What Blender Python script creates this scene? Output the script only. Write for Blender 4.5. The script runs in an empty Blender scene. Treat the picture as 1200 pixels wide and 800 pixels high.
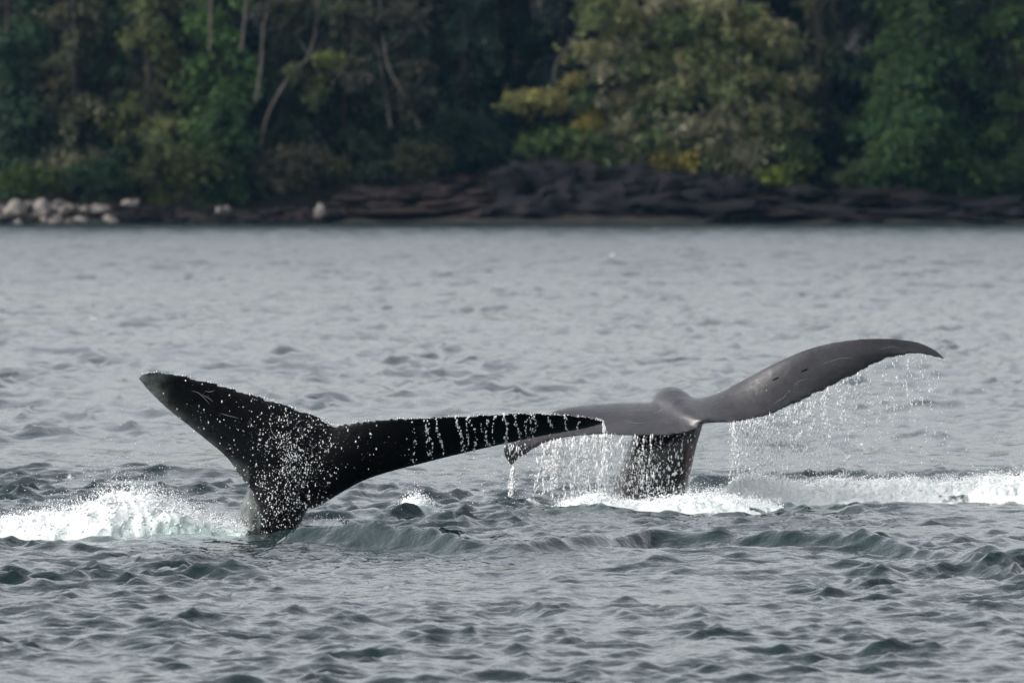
import bpy, bmesh, math, random
import numpy as np
from mathutils import Vector, Matrix
from mathutils.bvhtree import BVHTree

S = bpy.context.scene
COL = S.collection
R = math.radians

# ------------------------------------------------------------------ camera
CAM_H = 3.2                       # eye height above the water, on a small boat
F = 400.0 / 36.0 * 1200.0         # focal length in photo pixels
HOR = 207.0                       # the true horizon's row in the photo
cam = bpy.data.cameras.new('camera')
cam_o = bpy.data.objects.new('camera', cam); COL.objects.link(cam_o)
cam.lens = 400; cam.sensor_width = 36; cam.sensor_fit = 'HORIZONTAL'
cam.clip_start = 0.5; cam.clip_end = 6000
cam_o.location = (0, 0, CAM_H)
cam_o.rotation_euler = (math.pi / 2 - math.atan((400 - HOR) / F), 0, 0)
cam.dof.use_dof = True; cam.dof.focus_distance = 100; cam.dof.aperture_fstop = 6.3
S.camera = cam_o

# ------------------------------------------------------------------ light
SUN_EL, SUN_AZ = 36, -100          # azimuth from the view axis, left negative
S.view_settings.view_transform = 'Standard'; S.view_settings.look = 'None'
S.view_settings.gamma = 1; S.view_settings.use_curve_mapping = False
S.view_settings.exposure = 1.0
W = bpy.data.worlds.new('World'); S.world = W; W.use_nodes = True
wn = W.node_tree; wn.nodes.clear()
sky = wn.nodes.new('ShaderNodeTexSky'); sky.sky_type = 'NISHITA'; sky.sun_disc = False
sky.sun_elevation = R(SUN_EL); sky.sun_rotation = R(SUN_AZ)
sky.air_density = 1.0; sky.dust_density = 4.0; sky.ozone_density = 1.0
hs = wn.nodes.new('ShaderNodeHueSaturation'); hs.inputs['Saturation'].default_value = 0.23
bg = wn.nodes.new('ShaderNodeBackground'); bg.inputs['Strength'].default_value = 0.15
wo = wn.nodes.new('ShaderNodeOutputWorld')
wn.links.new(sky.outputs[0], hs.inputs['Color']); wn.links.new(hs.outputs[0], bg.inputs[0]); wn.links.new(bg.outputs[0], wo.inputs[0])
sl = bpy.data.lights.new('sun', 'SUN'); sl.energy = 0.8; sl.angle = R(20); sl.color = (1, 0.96, 0.9)
so = bpy.data.objects.new('sun', sl); COL.objects.link(so)
sd = Vector((math.sin(R(SUN_AZ)) * math.cos(R(SUN_EL)), math.cos(R(SUN_AZ)) * math.cos(R(SUN_EL)), math.sin(R(SUN_EL))))
so.rotation_euler = sd.to_track_quat('Z', 'Y').to_euler(); so.location = (-40, 60, 80)
S.cycles.max_bounces = 6; S.cycles.volume_bounces = 0

# ------------------------------------------------------------------ helpers
rng = np.random.default_rng(11); random.seed(5)

def at(px, py, d):
    """the point seen at photo pixel px, py when it stands d metres away"""
    return Vector(((px - 600) / F * d, d, CAM_H - (py - HOR) / F * d))

def dist_of(py):                  # distance of flat water at that row
    return CAM_H * F / (py - HOR)

_perm = rng.permutation(4096)
_grad = rng.normal(size=(4096, 3)); _grad /= np.linalg.norm(_grad, axis=1)[:, None]
def noise(p):
    """gradient noise, p (N,3) -> (N,) about -0.6..0.6"""
    p = np.asarray(p, float); i = np.floor(p).astype(np.int64); f = p - i
    u = f * f * f * (f * (f * 6 - 15) + 10); out = np.zeros(len(p))
    for dx in (0, 1):
        for dy in (0, 1):
            for dz in (0, 1):
                h = _perm[(_perm[(_perm[(i[:, 0] + dx) & 4095] + i[:, 1] + dy) & 4095] + i[:, 2] + dz) & 4095]
                g = _grad[h]
                w = (u[:, 0] if dx else 1 - u[:, 0]) * (u[:, 1] if dy else 1 - u[:, 1]) * (u[:, 2] if dz else 1 - u[:, 2])
                out += w * (g[:, 0] * (f[:, 0] - dx) + g[:, 1] * (f[:, 1] - dy) + g[:, 2] * (f[:, 2] - dz))
    return out
def fbm(p, oct=4, gain=0.5):
    p = np.asarray(p, float); a, s = 1.0, np.zeros(len(p))
    for _ in range(oct):
        s += a * noise(p); p = p * 2.03 + 17.3; a *= gain
    return s
def sstep(a, b, x):
    t = np.clip((x - a) / (b - a), 0, 1); return t * t * (3 - 2 * t)

def tag(o, label=None, cat=None, group=None, kind=None):
    if label: o['label'] = label
    if cat: o['category'] = cat
    if group: o['group'] = group
    if kind: o['kind'] = kind
    return o
def link(name, me, mat=None, parent=None, smooth=True):
    o = bpy.data.objects.new(name, me); COL.objects.link(o)
    if mat and not me.materials: me.materials.append(mat)
    if parent: o.parent = parent
    if smooth: me.polygons.foreach_set('use_smooth', [True] * len(me.polygons))
    return o
def empty(name, loc):
    o = bpy.data.objects.new(name, None); COL.objects.link(o); o.location = loc; o.empty_display_size = 0.3
    return o
def np_mesh(name, V, faces, k):
    """fast mesh of k-sided faces from arrays"""
    me = bpy.data.meshes.new(name); n = len(faces)
    me.vertices.add(len(V)); me.vertices.foreach_set('co', np.ascontiguousarray(V, np.float32).ravel())
    me.loops.add(n * k); me.loops.foreach_set('vertex_index', np.ascontiguousarray(faces, np.int32).ravel())
    me.polygons.add(n); me.polygons.foreach_set('loop_start', np.arange(n, dtype=np.int32) * k)
    try: me.polygons.foreach_set('loop_total', np.full(n, k, np.int32))
    except Exception: pass
    me.update(calc_edges=True); me.validate()
    return me
def attr(me, name, vals, typ='FLOAT'):
    a = me.attributes.new(name, typ, 'POINT')
    if typ == 'FLOAT': a.data.foreach_set('value', np.ascontiguousarray(vals, np.float32))
    else:
        v = np.ones((len(vals), 4), np.float32); v[:, :3] = vals; a.data.foreach_set('color', v.ravel())
def grid_faces(nr, nc):
    i = np.arange(nr - 1)[:, None] * nc + np.arange(nc - 1)[None, :]
    return np.stack([i, i + 1, i + nc + 1, i + nc], -1).reshape(-1, 4)
def catmull(P, n):
    P = np.asarray(P, float); m = len(P) - 1
    t = np.linspace(0, m, n); i = np.minimum(t.astype(int), m - 1); f = (t - i)[:, None]
    p0 = P[np.maximum(i - 1, 0)]; p1 = P[i]; p2 = P[i + 1]; p3 = P[np.minimum(i + 2, m)]
    return 0.5 * (2 * p1 + (p2 - p0) * f + (2 * p0 - 5 * p1 + 4 * p2 - p3) * f * f + (3 * p1 - p0 - 3 * p2 + p3) * f ** 3)

# ------------------------------------------------------------------ materials
def mat(name):
    m = bpy.data.materials.new(name); m.use_nodes = True
    nt = m.node_tree; b = nt.nodes['Principled BSDF']
    return m, nt, b
def N(nt, typ, **kw):
    n = nt.nodes.new(typ)
    for k, v in kw.items():
        if k in n.inputs: n.inputs[k].default_value = v
        else: setattr(n, k, v)
    return n
def ramp(nt, src, stops):
    r = nt.nodes.new('ShaderNodeValToRGB'); e = r.color_ramp.elements
    while len(e) < len(stops): e.new(0.5)
    for q, (p, c) in zip(e, stops):
        q.position = p; q.color = (*c, 1) if len(c) == 3 else c
    nt.links.new(src, r.inputs[0]); return r
def geo_pos(nt): return nt.nodes.new('ShaderNodeNewGeometry').outputs['Position']
def scaled(nt, src, s):
    m = nt.nodes.new('ShaderNodeMapping'); m.inputs['Scale'].default_value = s
    nt.links.new(src, m.inputs[0]); return m.outputs[0]
def math_(nt, op, a, b=None, c=None, clamp=False):
    m = nt.nodes.new('ShaderNodeMath'); m.operation = op; m.use_clamp = clamp
    for i, v in enumerate((a, b, c)):
        if v is None: continue
        if isinstance(v, (int, float)): m.inputs[i].default_value = v
        else: nt.links.new(v, m.inputs[i])
    return m.outputs[0]
def mixc(nt, fac, a, b):
    m = nt.nodes.new('ShaderNodeMix'); m.data_type = 'RGBA'
    for s, v in ((0, fac), (6, a), (7, b)):
        if isinstance(v, (int, float)): m.inputs[s].default_value = v
        elif isinstance(v, tuple): m.inputs[s].default_value = (*v, 1)
        else: nt.links.new(v, m.inputs[s])
    return m.outputs[2]

def m_sea():
    m, nt, b = mat('sea_water')
    pos = geo_pos(nt)
    n1 = N(nt, 'ShaderNodeTexNoise', Scale=1.0, Detail=4.0, Roughness=0.6); nt.links.new(scaled(nt, pos, (3.2, 2.2, 3.2)), n1.inputs['Vector'])
    n2 = N(nt, 'ShaderNodeTexNoise', Scale=1.0, Detail=3.0, Roughness=0.6); nt.links.new(scaled(nt, pos, (0.9, 0.6, 0.9)), n2.inputs['Vector'])
    n0 = N(nt, 'ShaderNodeTexNoise', Scale=1.0, Detail=2.0, Roughness=0.6); nt.links.new(scaled(nt, pos, (11, 8, 11)), n0.inputs['Vector'])
    h = math_(nt, 'ADD', math_(nt, 'MULTIPLY', n1.outputs[0], 0.05), math_(nt, 'MULTIPLY', n2.outputs[0], 0.07))
    h = math_(nt, 'ADD', h, math_(nt, 'MULTIPLY', n0.outputs[0], 0.014))
    bp = N(nt, 'ShaderNodeBump', Strength=0.8, Distance=1.0); nt.links.new(h, bp.inputs['Height'])
    fo = N(nt, 'ShaderNodeAttribute', attribute_name='foam'); ae = N(nt, 'ShaderNodeAttribute', attribute_name='aerated')
    fn = N(nt, 'ShaderNodeTexNoise', Scale=1.0, Detail=6.0, Roughness=0.7); nt.links.new(scaled(nt, pos, (7, 2.2, 7)), fn.inputs['Vector'])
    s = math_(nt, 'ADD', fo.outputs['Fac'], math_(nt, 'MULTIPLY', math_(nt, 'SUBTRACT', fn.outputs[0], 0.5), 1.6))
    fm = math_(nt, 'MULTIPLY', math_(nt, 'SUBTRACT', s, 0.42), 3.5, clamp=True)
    fm = math_(nt, 'MULTIPLY', fm, math_(nt, 'MULTIPLY', fo.outputs['Fac'], 6.0, clamp=True))
    c = mixc(nt, ae.outputs['Fac'], (0.005, 0.0165, 0.018), (0.20, 0.30, 0.275))
    c = mixc(nt, fm, c, (0.66, 0.68, 0.68))
    nt.links.new(c, b.inputs['Base Color']); nt.links.new(bp.outputs[0], b.inputs['Normal'])
    rp = N(nt, 'ShaderNodeAttribute', attribute_name='ripple')
    nt.links.new(math_(nt, 'ADD', math_(nt, 'MULTIPLY_ADD', fm, 0.5, 0.08), math_(nt, 'MULTIPLY', rp.outputs['Fac'], 0.15)), b.inputs['Roughness'])
    nt.links.new(math_(nt, 'MULTIPLY_ADD', rp.outputs['Fac'], -0.5, 0.7), bp.inputs['Strength'])
    b.inputs['IOR'].default_value = 1.33
    return m
def m_whale(name, base, rough, warm=False):
    m, nt, b = mat(name)
    tc = N(nt, 'ShaderNodeTexCoord').outputs['Object']
    n = N(nt, 'ShaderNodeTexNoise', Scale=3.5, Detail=9.0, Roughness=0.72); nt.links.new(tc, n.inputs['Vector'])
    pale = N(nt, 'ShaderNodeAttribute', attribute_name='pale')
    c = mixc(nt, ramp(nt, n.outputs[0], [(0.35, (0, 0, 0)), (0.75, (1, 1, 1))]).outputs[0], tuple(x * 0.55 for x in base), tuple(x * 1.7 for x in base))
    n3 = N(nt, 'ShaderNodeTexNoise', Scale=9.0, Detail=8.0, Roughness=0.7); nt.links.new(tc, n3.inputs['Vector'])
    under_and_shade = N(nt, 'ShaderNodeAttribute', attribute_name='under'); c = mixc(nt, under_and_shade.outputs['Fac'], c, (.004, .004, .005))
    pm = math_(nt, 'MULTIPLY', pale.outputs['Fac'], math_(nt, 'MULTIPLY', math_(nt, 'SUBTRACT', n3.outputs[0], 0.3), 2.2, clamp=True), clamp=True)
    c = mixc(nt, pm, c, (0.20, 0.23, 0.22) if not warm else (0.20, 0.075, 0.06))
    nt.links.new(c, b.inputs['Base Color'])
    nt.links.new(math_(nt, 'MULTIPLY_ADD', math_(nt, 'SUBTRACT', n3.outputs[0], .5), .45, rough), b.inputs['Roughness'])
    n2 = N(nt, 'ShaderNodeTexNoise', Scale=14.0, Detail=5.0, Roughness=0.6); nt.links.new(tc, n2.inputs['Vector'])
    bp = N(nt, 'ShaderNodeBump', Strength=0.25, Distance=0.02); nt.links.new(n2.outputs[0], bp.inputs['Height']); nt.links.new(bp.outputs[0], b.inputs['Normal'])
    b.inputs['Roughness'].default_value = rough; b.inputs['IOR'].default_value = 1.5 if warm else 1.28
    return m
def m_plain(name, c, rough=0.7, sss=0.0, ior=1.4):
    m, nt, b = mat(name); b.inputs['Base Color'].default_value = (*c, 1); b.inputs['Roughness'].default_value = rough; b.inputs['IOR'].default_value = ior
    if sss:
        b.inputs['Subsurface Weight'].default_value = sss; b.inputs['Subsurface Radius'].default_value = (0.03, 0.035, 0.035); b.inputs['Subsurface Scale'].default_value = 1.0
    return m
def m_foam():
    m, nt, b = mat('white_foam'); pos = geo_pos(nt)
    n = N(nt, 'ShaderNodeTexNoise', Scale=30.0, Detail=6.0, Roughness=0.7); nt.links.new(pos, n.inputs['Vector'])
    bp = N(nt, 'ShaderNodeBump', Strength=0.6, Distance=0.03); nt.links.new(n.outputs[0], bp.inputs['Height']); nt.links.new(bp.outputs[0], b.inputs['Normal'])
    a = N(nt, 'ShaderNodeAttribute', attribute_name='aerated')
    nt.links.new(mixc(nt, a.outputs['Fac'], (0.66, 0.68, 0.68), (0.40, 0.50, 0.47)), b.inputs['Base Color'])
    b.inputs['Roughness'].default_value = 0.5; b.inputs['IOR'].default_value = 1.33
    b.inputs['Subsurface Weight'].default_value = .4; b.inputs['Subsurface Radius'].default_value = (.05, .055, .055); b.inputs['Subsurface Scale'].default_value = 1
    return m
def m_leaf(name):
    m, nt, b = mat(name)
    a = N(nt, 'ShaderNodeVertexColor', layer_name='tint')
    nt.links.new(a.outputs[0], b.inputs['Base Color'])
    b.inputs['Roughness'].default_value = 0.75; b.inputs['Specular IOR Level'].default_value = 0.2
    tr = N(nt, 'ShaderNodeBsdfTranslucent'); nt.links.new(a.outputs[0], tr.inputs[0])
    mx = N(nt, 'ShaderNodeMixShader', Fac=0.36); nt.links.new(b.outputs[0], mx.inputs[1]); nt.links.new(tr.outputs[0], mx.inputs[2])
    nt.links.new(mx.outputs[0], nt.nodes['Material Output'].inputs[0])
    return m
def m_noisy(name, c1, c2, scale, stretch=(1, 1, 1), bump=0.05, rough=0.85):
    m, nt, b = mat(name)
    p = scaled(nt, geo_pos(nt), stretch)
    n = N(nt, 'ShaderNodeTexNoise', Scale=scale, Detail=7.0, Roughness=0.65); nt.links.new(p, n.inputs['Vector'])
    nt.links.new(ramp(nt, n.outputs[0], [(0.32, c1), (0.68, c2)]).outputs[0], b.inputs['Base Color'])
    bp = N(nt, 'ShaderNodeBump', Strength=0.8, Distance=bump); nt.links.new(n.outputs[0], bp.inputs['Height']); nt.links.new(bp.outputs[0], b.inputs['Normal'])
    b.inputs['Roughness'].default_value = rough; b.inputs['Specular IOR Level'].default_value = .15
    return m
M = dict(
    sea=m_sea(),
    whale_dark=m_whale('black_whale_skin', (0.004, 0.004, 0.005), 0.30),
    whale_grey=m_whale('grey_whale_skin', (0.028, 0.027, 0.031), 0.31, True),
    scar=m_plain('pale_scar', (0.16, 0.17, 0.17), 0.5),
    drop=m_plain('water_drop', (0.76, 0.77, 0.78), 0.12, ior=1.33),
    foam=m_foam(),
    leaf=m_leaf('foliage'),
    bark=m_noisy('grey_bark', (0.04, 0.037, 0.033), (0.115, 0.105, 0.09), 1.6, (3, 3, 0.6)),
    bark_brown=m_noisy('brown_bark', (0.02, 0.017, 0.015), (0.05, 0.04, 0.034), 1.6, (3, 3, 0.6)),
    rock_dark=m_noisy('dark_shore_rock', (0.003, 0.0028, 0.004), (0.0125, 0.0105, 0.012), 0.9, (0.6, 0.6, 2.4), 0.25),
    rock_brown=m_noisy('brown_shore_rock', (0.006, 0.0045, 0.0045), (0.026, 0.0175, 0.016), 1.1, (0.6, 0.6, 2.0), 0.2),
    rock_pale=m_noisy('pale_boulder_rock', (0.07, 0.066, 0.066), (0.26, 0.235, 0.205), 1.3, (1, 1, 1), 0.1),
    rock_mid=m_noisy('grey_boulder_rock', (0.05, 0.045, 0.043), (0.16, 0.14, 0.13), 1.3, (1, 1, 1), 0.1),
    soil=m_noisy('forest_bank', (0.010, 0.010, 0.009), (0.035, 0.030, 0.026), 0.5, (1, 1, 2), 0.3),
)

# ------------------------------------------------------------------ the sea
SHORE = 765.0
def gx(px, d): return (px - 600) / F * d
RIDGES = [  # swells the tails pushed up: half depth, then px, distance, height along the crest
    (.42, [(320, 98.8, 0), (350, 98.6, .15), (400, 98.3, .22), (450, 97.8, .22), (505, 97.2, .17), (545, 96.6, .10), (610, 96.4, .075), (690, 97.4, .11), (765, 98.6, .16), (850, 98.4, .14), (930, 98.0, .16), (1005, 97.6, .13), (1100, 96.2, .08), (1220, 95, .05)]),
    (.40, [(470, 108, 0), (490, 108, .09), (520, 107.6, .08), (545, 107, .06), (600, 106.8, .05), (650, 106.4, 0)]),
    (.55, [(795, 116, 0), (820, 116, .16), (870, 116.3, .17), (910, 116.5, .06), (960, 117, 0)]),
    (.50, [(835, 111.6, 0), (860, 112, .15), (900, 112.2, .17), (960, 112.2, .14), (1040, 112, .13), (1120, 111.8, .13), (1230, 111.5, .16)]),
    (.42, [(925, 108.6, 0), (975, 108.2, .05), (1040, 108.4, .06), (1100, 108.6, .04), (1150, 109.4, 0)]),
]
def mounds(x, y):
    z = np.zeros_like(x)
    for w, pts in RIDGES:
        q = np.array(pts); rx = gx(q[:, 0], q[:, 1])
        cy = np.interp(x, rx, q[:, 1]); h = np.interp(x, rx, q[:, 2])
        if pts[0][2] == 0: h = np.where(x < rx[0], 0, h)
        if pts[-1][2] == 0: h = np.where(x > rx[-1], 0, h)
        h = np.where(np.abs(x) < 7, h, 0)
        t = (y - cy) / w; t = np.where(t < 0, t * 1.7, t * .7)
        z += h * np.exp(-t * t)
    ok = z > .004
    if ok.any(): z[ok] *= 1 + .28 * fbm(np.stack([x[ok] * 1.9, y[ok] * 1.5, 0 * x[ok] + 7], 1), 3)
    return z
def blob(x, y, cx, cy, sx, sy, p=1.0): return np.exp(-(((x - cx) / sx) ** 2 + ((y - cy) / sy) ** 2) ** p)
def build_sea():
    near = np.concatenate([np.exp(np.arange(math.log(66), math.log(124), .00078)), np.exp(np.linspace(math.log(124), math.log(SHORE + 6), 1060))])
    rows = np.concatenate([[-900, -300, -60, 0, 30, 48], near])
    half = np.concatenate([-np.linspace(.0482, .088, 38)[::-1], np.arange(-0.0478, 0.0479, 4.7 / F), np.linspace(.0482, .088, 38)])
    out = np.concatenate([np.geomspace(0.095, 1.6, 14)])
    ang = np.concatenate([-out[::-1], half, out])
    nr, nc = len(rows), len(ang)
    D = np.repeat(rows[:, None], nc, 1); X = np.maximum(D, 58) * ang[None, :]
    x = X.ravel().copy(); y = D.ravel().copy()
    dy = np.maximum(np.gradient(rows), 0.01)[:, None].repeat(nc, 1).ravel()
    inner = (np.abs(np.repeat(ang[None, :], nr, 0)).ravel() < 0.0885) & (y > 65)
    # amplitudes vary in patches, like gusts
    xs = x[inner]; ys = y[inner]; dyi = dy[inner]; dxi = ys * 4.7 / F
    gust = 1 + 0.9 * fbm(np.stack([xs * 0.22, ys * 0.05, 0 * xs], 1), 3)
    env = np.exp(1.05 * noise(np.stack([xs * 0.7, ys * 0.4, 0 * xs + 3.3], 1)) ); gust = np.clip(gust, .35, 1.7) * env / 1.1
    r = np.random.default_rng(3)
    z = np.zeros_like(xs); hx = np.zeros_like(xs); hy = np.zeros_like(xs)
    calm = 1 - .8 * np.clip(mounds(xs, ys) / .08, 0, 1)
    nw = 130
    lam = np.exp(np.linspace(math.log(0.17), math.log(8), nw))
    for L in lam:
        th = R(-68) + r.normal(0, 0.85)
        k = 2 * math.pi / L; kx, ky = k * math.cos(th), k * math.sin(th)
        st = 0.037 * (1.5 if L < 0.4 else 1.0 if L < 0.5 else (0.5 / L) ** 0.9)
        a = st / k * sstep(1.7, 3.4, L / (abs(math.sin(th)) + .08) / dyi) * sstep(1.8, 3.5, L / (abs(math.cos(th)) + .1) / dxi) * (1 + (1.5 if L < 1.3 else 1.0) * sstep(108, 200, ys) + (1.0 if L < 1.4 else 2.0) * sstep(240, 480, ys)) * (gust if L < 2.2 else 1)
        ph = kx * xs + ky * ys + r.uniform(0, 6.283)
        z += a * np.cos(ph); s = a * np.sin(ph) * 0.9 * calm; hx -= s * math.cos(th); hy -= s * math.sin(th)
    z = np.where(z > .05, .05 + .10 * np.tanh((z - .05) / .10), z); z = z + 3.0 * (1 - .75 * sstep(110, 180, ys)) * (z * z - (z * z).mean())
    zz = np.zeros_like(x)
    sc = 1.0
    zz[inner] = z * sc; x[inner] += hx * sc; y[inner] += hy * sc
    zz += mounds(x, y)
    nearm = inner & (y > 85) & (y < 130)
    foam = np.zeros_like(x); aer = np.zeros_like(x)
    xa, ya = x[nearm], y[nearm]
    n1 = fbm(np.stack([xa * 2.2, ya * 0.7, 0 * xa], 1), 4)
    f = (0.5 * blob(xa, ya, gx(110, 101), 101.6, 1.25, 1.5, 1.3) + 0.5 * blob(xa, ya, gx(20, 101), 100.8, 0.9, 1.3, 1.3)
         + 0.8 * blob(xa, ya, gx(375, 102), 102.3, 0.22, 0.9, 1.5)
         + 0.6 * blob(xa, ya, gx(740, 111), 110.0, 0.8, 1.0, 1.2) + 0.55 * blob(xa, ya, gx(850, 110), 109.4, 0.7, 0.9, 1.2)
         + 0.6 * blob(xa, ya, gx(930, 112), 112.0, 1.1, .7, 1.2) + 0.5 * blob(xa, ya, gx(1100, 112), 111.6, 1.3, 0.8, 1.3)
         + 0.6 * blob(xa, ya, gx(1200, 111), 111.4, 0.7, .8, 1.3)
         + 0.4 * blob(xa, ya, gx(605, 112), 112, 0.2, .6, 1.2) + 0.75 * blob(xa, ya, gx(488, 108), 108.6, 0.16, 0.7, 1.5)
         + 0.32 * blob(xa, ya, gx(640, 112), 111, 1.0, 1.6, 1.3))
    foam[nearm] = np.clip(f + 0.9 * n1 * np.clip(f * 2, 0, 1), 0, 1.2)
    aer[nearm] = np.clip(0.7 * blob(xa, ya, gx(215, 101), 101.2, 0.5, 1.2, 1.6) + 0.3 * blob(xa, ya, gx(110, 101), 100.8, 1.2, 1.4, 1.5)
                         + 0.16 * blob(xa, ya, gx(900, 111), 110.5, 1.2, 1.8, 1.4) + 0.12 * blob(xa, ya, gx(1060, 111), 111, 1.4, 1.3, 1.4)
                         + 0.2 * blob(xa, ya, gx(730, 111), 110, 1.0, 1.8, 1.4)
                         + 0.5 * blob(xa, ya, gx(490, 108), 108.3, 0.25, 0.8, 1.4), 0, 1) * (0.8 + 0.9 * n1)
    # a few stray whitecaps far out
    for (px, py, w) in ((110, 375, 6), (697, 316, 5), (718, 302, 4), (960, 298, 4), (1010, 520, 4), (80, 560, 5)):
        d = dist_of(py); foam += 0.6 * blob(x, y, gx(px, d), d, w * d / F * 1.0, 0.010 * d, 1.5)
    V = np.stack([x, y, zz], 1)
    me = np_mesh('sea', V, grid_faces(nr, nc), 4)
    attr(me, 'ripple', sstep(190, 460, np.maximum(y, 0)))      # chop too fine for the mesh far out is roughness there
    attr(me, 'foam', foam); attr(me, 'aerated', np.clip(aer, 0, 1))
    o = link('sea', me, M['sea']); tag(o, 'grey green choppy sea water between the viewer and the wooded shore', 'sea', kind='structure')
    return V, me
SEA_V, SEA_ME = build_sea()
SEA_SEL = SEA_V[(SEA_V[:, 1] > 94) & (SEA_V[:, 1] < 122) & (np.abs(SEA_V[:, 0]) < 6)]
def sea_z(x, y):                  # rough surface height near the whales
    return float(mounds(np.array([x]), np.array([y]))[0])

# ------------------------------------------------------------------ the whales
def loft_sections(bm, secs):
    """secs: list of (k,3) rings, joined and capped"""
    prev = None; first = None
    for s in secs:
        ring = [bm.verts.new(p) for p in s]
        if prev:
            for i in range(len(ring)): bm.faces.new((prev[i], prev[i - 1], ring[i - 1], ring[i]))
        else: first = ring
        prev = ring
    bm.faces.new(first); bm.faces.new(prev[::-1])
def fluke(bm, stations, d0, tmax, up_hint, edge_seed, n=110, k=26, jag=0.012):
    """stations rows: trailing px,py,depth, leading px,py,depth, thickness factor"""
    st = catmull(stations, n); rr = np.random.default_rng(edge_seed)
    jn = np.convolve(rr.normal(size=n), [0.25, 0.5, 0.25], 'same') * jag
    secs = []
    for i, q in enumerate(st):
        T = np.array(at(q[0], q[1], d0 - q[2])); L = np.array(at(q[3], q[4], d0 - q[5]))
        c = T - L; cl = np.linalg.norm(c) + 1e-6; cu = c / cl
        T = T + cu * jn[i] * min(1, cl / 0.3)
        span = st[min(i + 1, n - 1)] - st[max(i - 1, 0)]
        sv = np.array([span[0] + span[3], -(span[2] + span[5]) * F / 110, -(span[1] + span[4])]); sv /= np.linalg.norm(sv) + 1e-9
        nn = np.cross(sv, cu); nn /= np.linalg.norm(nn) + 1e-9
        t = tmax * q[6]
        ring = []
        for j in range(k):
            a = 2 * math.pi * j / k
            u = 0.5 - 0.5 * math.cos(a)            # 0 at the leading edge, 1 at the trailing edge
            th = (1.35 * math.sqrt(max(u, 0)) * (1 - u) + 0.16 * math.sqrt(max(u * (1 - u), 0))) * t
            ring.append(L + (T - L) * u + nn * th * (1 if a < math.pi else -1))
        secs.append(ring)
    loft_sections(bm, secs)
def tube_sections(bm, rows, d0, n=40, k=28, sq=0.8):
    """rows: px, py, depth, half width m, half depth m, turn (deg)"""
    st = catmull(rows, n); secs = []
    for q in st:
        c = np.array(at(q[0], q[1], d0 - q[2])); tu = R(q[5]); ring = []
        for j in range(k):
            a = 2 * math.pi * j / k; ca, sa = math.cos(a), math.sin(a)
            X = q[3] * math.copysign(abs(ca) ** sq, ca); Y = q[4] * math.copysign(abs(sa) ** sq, sa)
            ring.append(c + np.array([X * math.cos(tu) - Y * math.sin(tu), X * math.sin(tu) + Y * math.cos(tu), 0]))
        secs.append(ring)
    loft_sections(bm, secs)
def remeshed(name, bm, voxel, smooth_it, material, soften=None):
    bmesh.ops.recalc_face_normals(bm, faces=bm.faces)
    me = bpy.data.meshes.new(name + '_raw'); bm.to_mesh(me); bm.free()
    o = bpy.data.objects.new('raw', me); COL.objects.link(o)
    m = o.modifiers.new('r', 'REMESH'); m.mode = 'VOXEL'; m.voxel_size = voxel
    s = o.modifiers.new('s', 'SMOOTH'); s.factor = 0.5; s.iterations = smooth_it
    dg = bpy.context.evaluated_depsgraph_get()
    out = bpy.data.meshes.new_from_object(o.evaluated_get(dg)); out.name = name
    bpy.data.objects.remove(o); bpy.data.meshes.remove(me)
    if soften:
        b_ = bmesh.new(); b_.from_mesh(out)
        vs = [v_ for v_ in b_.verts if soften(v_.co.x / v_.co.y * F + 600, HOR + (CAM_H - v_.co.z) / v_.co.y * F, v_.co.y)]
        for _ in range(60): bmesh.ops.smooth_vert(b_, verts=vs, factor=.5, use_axis_x=True, use_axis_y=True, use_axis_z=True)
        b_.to_mesh(out); b_.free()
    out.materials.clear(); out.materials.append(material)
    return out
def mverts(me):
    v = np.empty(len(me.vertices) * 3, np.float32); me.vertices.foreach_get('co', v); return v.reshape(-1, 3)

D1, D2 = 102.0, 111.4
# left tail: black underside towards the viewer, trailing edge on top
ST1 = [  # T px,py,dep  L px,py,dep  thick
    (163, 439, .28, 161, 443, .25, .12), (178, 435, .28, 173, 457, .20, .34), (205, 437, .27, 197, 480, .14, .55), (245, 446, .25, 232, 508, .08, .75),
    (290, 459, .22, 266, 537, .04, .95), (335, 473, .20, 292, 572, .0, 1.05), (374, 487, .18, 322, 596, -.02, 1.1), (391, 497, .17, 345, 600, -.02, 1.1),
    (406, 495, .20, 372, 594, -.02, 1.05), (450, 490, .30, 428, 562, -.04, .95), (510, 488, .40, 500, 541, -.02, .8), (570, 485, .48, 566, 525, .04, .62),
    (630, 483.5, .54, 632, 511, .14, .45), (675, 486, .57, 680, 503, .28, .3), (699, 490, .58, 701, 498, .40, .16), (708, 493, .58, 708, 495, .5, .07)]
bm = bmesh.new()
fluke(bm, ST1, D1, 0.115, 1, 4, jag=.006)
tube_sections(bm, [(308, 560, -.30, .05, .16, 15), (304, 578, -.33, .10, .24, 15), (300, 595, -.38, .12, .28, 15), (295, 615, -.42, .13, .30, 15), (290, 635, -.46, .14, .32, 15), (284, 680, -.6, .16, .4, 15)], D1)
tube_sections(bm, [(352, 520, .06, .16, .05, 8), (344, 548, .0, .30, .09, 10), (337, 572, -.06, .31, .15, 14), (331, 592, -.13, .245, .22, 18), (326, 610, -.20, .19, .28, 20),
                   (321, 628, -.28, .17, .33, 22), (316, 660, -.42, .20, .42, 22), (305, 720, -.75, .30, .55, 20), (290, 800, -1.3, .45, .7, 15)], D1)
w1_me = remeshed('whale', bm, 0.0165, 5, M['whale_dark'])
v = mverts(w1_me)
pxl = v[:, 0] / v[:, 1] * F + 600; pyl = HOR + (CAM_H - v[:, 2]) / v[:, 1] * F
lead = sstep(-14, 6, pyl - np.interp(pxl, [160, 176, 200, 232, 266, 285], [441, 456, 480, 508, 537, 552])) * (pxl < 292) * (pxl > 150)
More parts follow.
